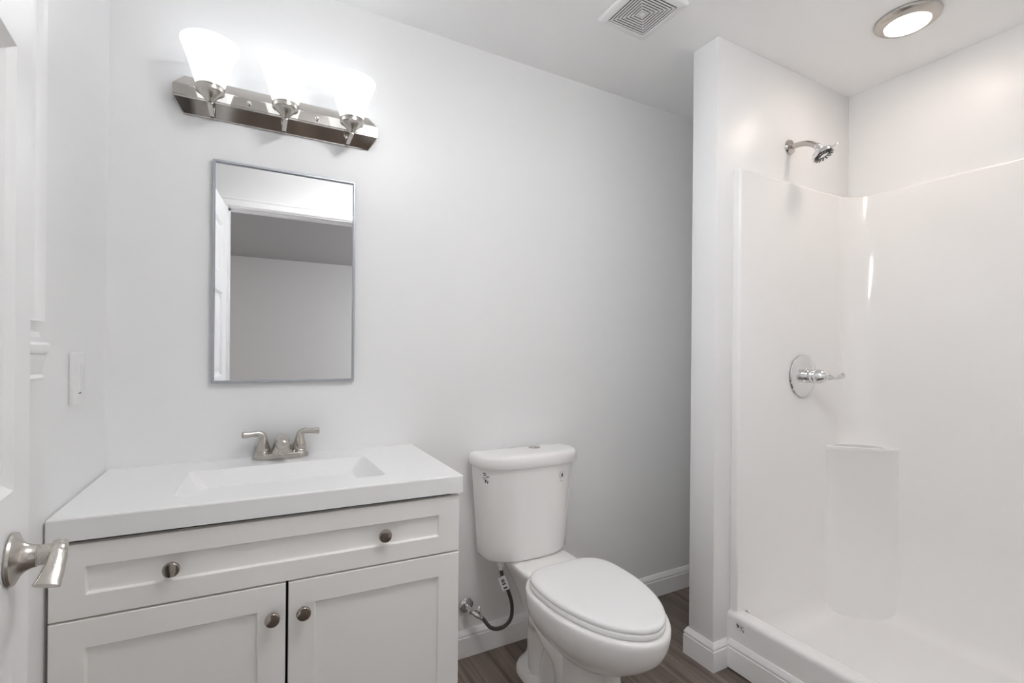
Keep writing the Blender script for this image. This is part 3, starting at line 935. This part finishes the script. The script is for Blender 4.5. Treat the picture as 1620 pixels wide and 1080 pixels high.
loft(b, [pan_loop(-0.0005, 1.606, 0.199), pan_loop(-0.0005, 1.612, 0.196), pan_loop(-0.0002, 1.620, 0.180), pan_loop(0.001, 1.632, 0.140), pan_loop(0.004, 1.640, 0.112), pan_loop(0.012, 1.650, 0.090), pan_loop(0.028, 1.668, 0.074), pan_loop(0.050, 1.692, 0.066), pan_loop(0.075, 1.715, 0.0635),
         [(1.95 + (p[0] - 1.95) * 0.1, -1.15 + (p[1] + 1.15) * 0.1, 0.052) for p in pan_loop(0.075, 1.715, 0)]], False, True)
tpf = [(TXF, 0.002), (TXF, 0.180), (TXF + 0.002, 0.190), (TXF + 0.007, 0.197), (TXF + 0.016, 0.2005), (1.580, 0.2005), (1.606, 0.199), (1.63, 0.14), (1.63, 0.002)]
loft(b, [[(x, y, z) for x, z in tpf] for y in (PY1 - 0.001, YF + 0.001)])
link_mesh('shower_pan', b, M_ACRYL, ss, ang=45)
# corner column carrying the soap shelf
b = NB()
A = Vector((2.128, PYS + 0.003)); B = Vector((PXS + 0.003, -0.708)); Cc = Vector((PXS + 0.003, PYS + 0.003))


def shelf_loop(grow, z):
    n = 16
    d = (B - A).normalized()
    nrm = Vector((d.y, -d.x))
    if nrm.dot(Cc - A) > 0: nrm = -nrm
    out = []
    for i in range(n + 1):
        t = i / n
        p = A.lerp(B, t) + nrm * (0.014 * math.sin(PI * t) ** 0.8 + grow * min(1, 6 * t, 6 * (1 - t)))
        out.append((p.x, p.y, z))
    out.append((Cc.x, Cc.y, z))
    return out


loft(b, [shelf_loop(0.0, 0.055), shelf_loop(0.0, 0.744), shelf_loop(0.006, 0.752), shelf_loop(0.010, 0.760), shelf_loop(0.009, 0.766), shelf_loop(0.004, 0.7685), shelf_loop(-0.006, 0.768), shelf_loop(-0.014, 0.764)])
link_mesh('corner_shelf', b, M_ACRYL, ss, ang=50)
b = NB()
yy = -0.535
box(b, (TXF - 0.0006, yy - 0.034, 0.152), (TXF - 0.0002, yy, 0.178))
sk = link_mesh('small_sticker', b, mat('clear_sticker', (0.78, 0.78, 0.78), 0.3), ss)
b = NB()
for (a, c, z0, z1) in ((0.002, 0.006, 0.166, 0.173), (0.006, 0.012, 0.164, 0.170), (0.004, 0.010, 0.160, 0.163), (0.018, 0.030, 0.170, 0.1715), (0.018, 0.024, 0.164, 0.167), (0.020, 0.030, 0.158, 0.160), (0.028, 0.031, 0.154, 0.159)):
    box(b, (TXF - 0.0010, yy - c, z0), (TXF - 0.0006, yy - a, z1))
sub('sticker_print', b, M_INK, sk)

# ================================================================== SHOWER HEAD
AF = Vector((1.908, PY1, 1.990))
sh = thing('wall_shower', 'chrome shower head on a bent arm high on the shower wall', 'shower head', tuple(AF))
b = NB(); lathe(b, ((0.0, 0.0005), (0.0290, 0.0005), (0.0300, 0.002), (0.0270, 0.007), (0.0180, 0.010), (0.0120, 0.013), (0.0, 0.013)), axis(AF, (0, -1, 0)), 40, False); link_mesh('flange', b, M_POLN, sh)
b = NB()
arm = crom([AF + Vector((0, -0.004, 0)), AF + Vector((0, -0.038, -0.003)), AF + Vector((0, -0.064, -0.008)), AF + Vector((0, -0.090, -0.021)), AF + Vector((0, -0.109, -0.037))], 8)
tube(b, arm, 0.0105, 20); link_mesh('arm', b, M_POLN, sh)
ad = Vector((0.08, -0.46, -0.88)).normalized()
hc = Vector(arm[-1])
MH = axis(hc, ad)
b = NB()
lathe(b, ((0.0, -0.006), (0.0125, -0.006), (0.0135, -0.003), (0.0135, 0.006), (0.0110, 0.008), (0.0115, 0.010), (0.0150, 0.013), (0.0150, 0.020), (0.0220, 0.024), (0.0330, 0.029), (0.0370, 0.034), (0.0390, 0.038), (0.0390, 0.047), (0.0375, 0.049), (0.0365, 0.0485), (0.0, 0.0475)), MH, 44, False)
hdp = link_mesh('head', b, M_CHROME, sh)
b = NB(); box(b, (-0.003, 0.034, 0.037), (0.003, 0.058, 0.043), 0.001, 2, M=MH); link_mesh('spray_lever', b, M_CHROME, sh)
b = NB()
for k in range(14):
    a = 2 * PI * k / 14
    box(b, (0.017, -0.0021, 0.0475), (0.0345, 0.0021, 0.0500), 0.0008, 1, M=MH @ Matrix.Rotation(a, 4, 'Z'))
lathe(b, ((0.0130, 0.0475), (0.0142, 0.0475), (0.0142, 0.0492), (0.0130, 0.0492)), MH, 28, False)
sub('nozzles', b, M_RUB, hdp)

# ================================================================== SHOWER VALVE
VC = Vector((1.955, PYS, 1.064))
sc = thing('shower_valve', 'round chrome shower valve with single lever on the stall wall', 'shower valve', tuple(VC))
b = NB(); lathe(b, ((0.0, 0.0005), (0.084, 0.0005), (0.0865, 0.003), (0.085, 0.007), (0.076, 0.0105), (0.066, 0.012), (0.060, 0.0145), (0.045, 0.0155), (0.032, 0.0155), (0.0, 0.0155)), axis(VC, (0, -1, 0)), 64, False); link_mesh('trim_plate', b, M_CHROME, sc)
b = NB()
lathe(b, ((0.0, 0.014), (0.0290, 0.014), (0.0295, 0.018), (0.0265, 0.022), (0.0265, 0.050), (0.0, 0.050)), axis(VC, (0, -1, 0)), 40, False)
link_mesh('sleeve', b, M_CHROME, sc)
b = NB()
lathe(b, ((0.0, 0.051), (0.0275, 0.051), (0.0300, 0.054), (0.0295, 0.064), (0.0260, 0.078), (0.0195, 0.091), (0.0130, 0.099), (0.0, 0.102)), axis(VC, (0, -1, 0)), 40, False)
lv = crom([VC + Vector((0.0, -0.080, 0)), VC + Vector((0.010, -0.096, -0.001)), VC + Vector((0.026, -0.108, -0.003)), VC + Vector((0.046, -0.116, 0.000)), VC + Vector((0.064, -0.122, 0.006))], 8)
tube(b, lv, interp([(0.018, 0.018), (0.013, 0.014), (0.0085, 0.0085), (0.0080, 0.0095), (0.0075, 0.011)], len(lv)), 20, up=(0, 0, 1))
lathe(b, ((0.0105, 0.0), (0.008, 0.0025), (0.004, 0.004), (0.0, 0.0045)), axis(lv[-1], lv[-1] - lv[-2]) @ Matrix.Diagonal((0.6, 1, 1, 1)), 20, False)
link_mesh('lever_handle', b, M_CHROME, sc, ang=60)

# ================================================================== SHOWER CEILING LIGHT
LC = Vector((1.970, -0.865, H))
cl = thing('ceiling_light', 'round nickel-rimmed ceiling light above the shower', 'ceiling light', tuple(LC))
b = NB(); lathe(b, ((0.055, -0.001), (0.092, -0.0005), (0.0935, -0.003), (0.092, -0.007), (0.085, -0.013), (0.076, -0.0185), (0.066, -0.0215), (0.0635, -0.0200), (0.062, -0.012), (0.055, -0.006)), Matrix.Translation(LC), 64, False); link_mesh('trim_ring', b, M_NICK, cl)
b = NB(); lathe(b, ((0.0625, -0.010), (0.0625, -0.0190), (0.055, -0.0225), (0.035, -0.0255), (0.0, -0.027)), Matrix.Translation(LC), 64, False); link_mesh('lens', b, M_LENS, cl)

# ================================================================== ADDED FILL LAMP (unseen above the frame, put in to brighten the room)
RC = Vector((0.60, -1.15, H))
rl = thing('added_fill_lamp', 'added unseen drum lamp brightening the bathroom from over the middle of the floor', 'ceiling light', tuple(RC))
b = NB(); lathe(b, ((0.0, -0.0005), (0.062, -0.0005), (0.064, -0.004), (0.062, -0.018), (0.055, -0.024), (0.018, -0.027), (0.016, -0.032), (0.016, -0.044), (0.0, -0.044)), Matrix.Translation(RC), 64, False); link_mesh('canopy', b, M_NICK, rl)
b = NB(); lathe(b, ((0.0, -0.042), (0.142, -0.044), (0.150, -0.050), (0.150, -0.105), (0.142, -0.116), (0.10, -0.121), (0.0, -0.123)), Matrix.Translation(RC), 64, False); link_mesh('diffuser', b, mat('fill_lamp_diffuser', (0.95, 0.95, 0.95), 0.4, emit=(0.975, 0.985, 1.0), es=FILL_E), rl)

# ================================================================== EXHAUST FAN COVER
FC = Vector((1.145, -0.457, H))
ef = thing('exhaust_fan', 'square white exhaust fan cover with concentric slots on the ceiling', 'exhaust fan', tuple(FC))
sq = lambda h, z, r=0.004: [(FC.x + p[0], FC.y + p[1], FC.z + z) for p in rquad([(-h, -h), (h, -h), (h, h), (-h, h)], r, 3)]
b = NB()
loft(b, [sq(0.107, -0.0006, 0.01), sq(0.107, -0.006, 0.01), sq(0.104, -0.0115, 0.01), sq(0.099, -0.014, 0.008), sq(0.084, -0.015, 0.001), sq(0.0825, -0.0135, 0.001), sq(0.080, -0.0135, 0.001), sq(0.080, -0.0006, 0.001)], False, False)
link_mesh('cover_frame', b, M_PLAST, ef, ang=25)
b = NB()
NR = 7
step = 0.0098
for k in range(NR):
    ho_ = 0.0762 - k * step
    hi_ = ho_ - 0.0053
    loft(b, [sq(hi_, -0.0128, 0.0005), sq(ho_, -0.0128, 0.0005), sq(ho_, -0.0145, 0.0005), sq(hi_, -0.0145, 0.0005), sq(hi_, -0.0128, 0.0005)], False, False)
hh = 0.0762 - NR * step + 0.0022
loft(b, [sq(hh, -0.0128, 0.0005), sq(hh, -0.0145, 0.0005)])
for a in range(4):
    box(b, (0.004, -0.0010, -0.0132), (0.110, 0.0010, -0.0120), M=Matrix.Translation(FC) @ Matrix.Rotation(PI / 4 + a * PI / 2, 4, 'Z'))
link_mesh('grille', b, M_PLAST, ef, ang=25)
b = NB(); loft(b, [sq(0.0799, -0.0120, 0.0005), sq(0.0799, -0.0012, 0.0005)], False, True); link_mesh('duct', b, M_SLOT, ef)

for o in bpy.data.objects:
    if '_o' in o:
        del o['_o']
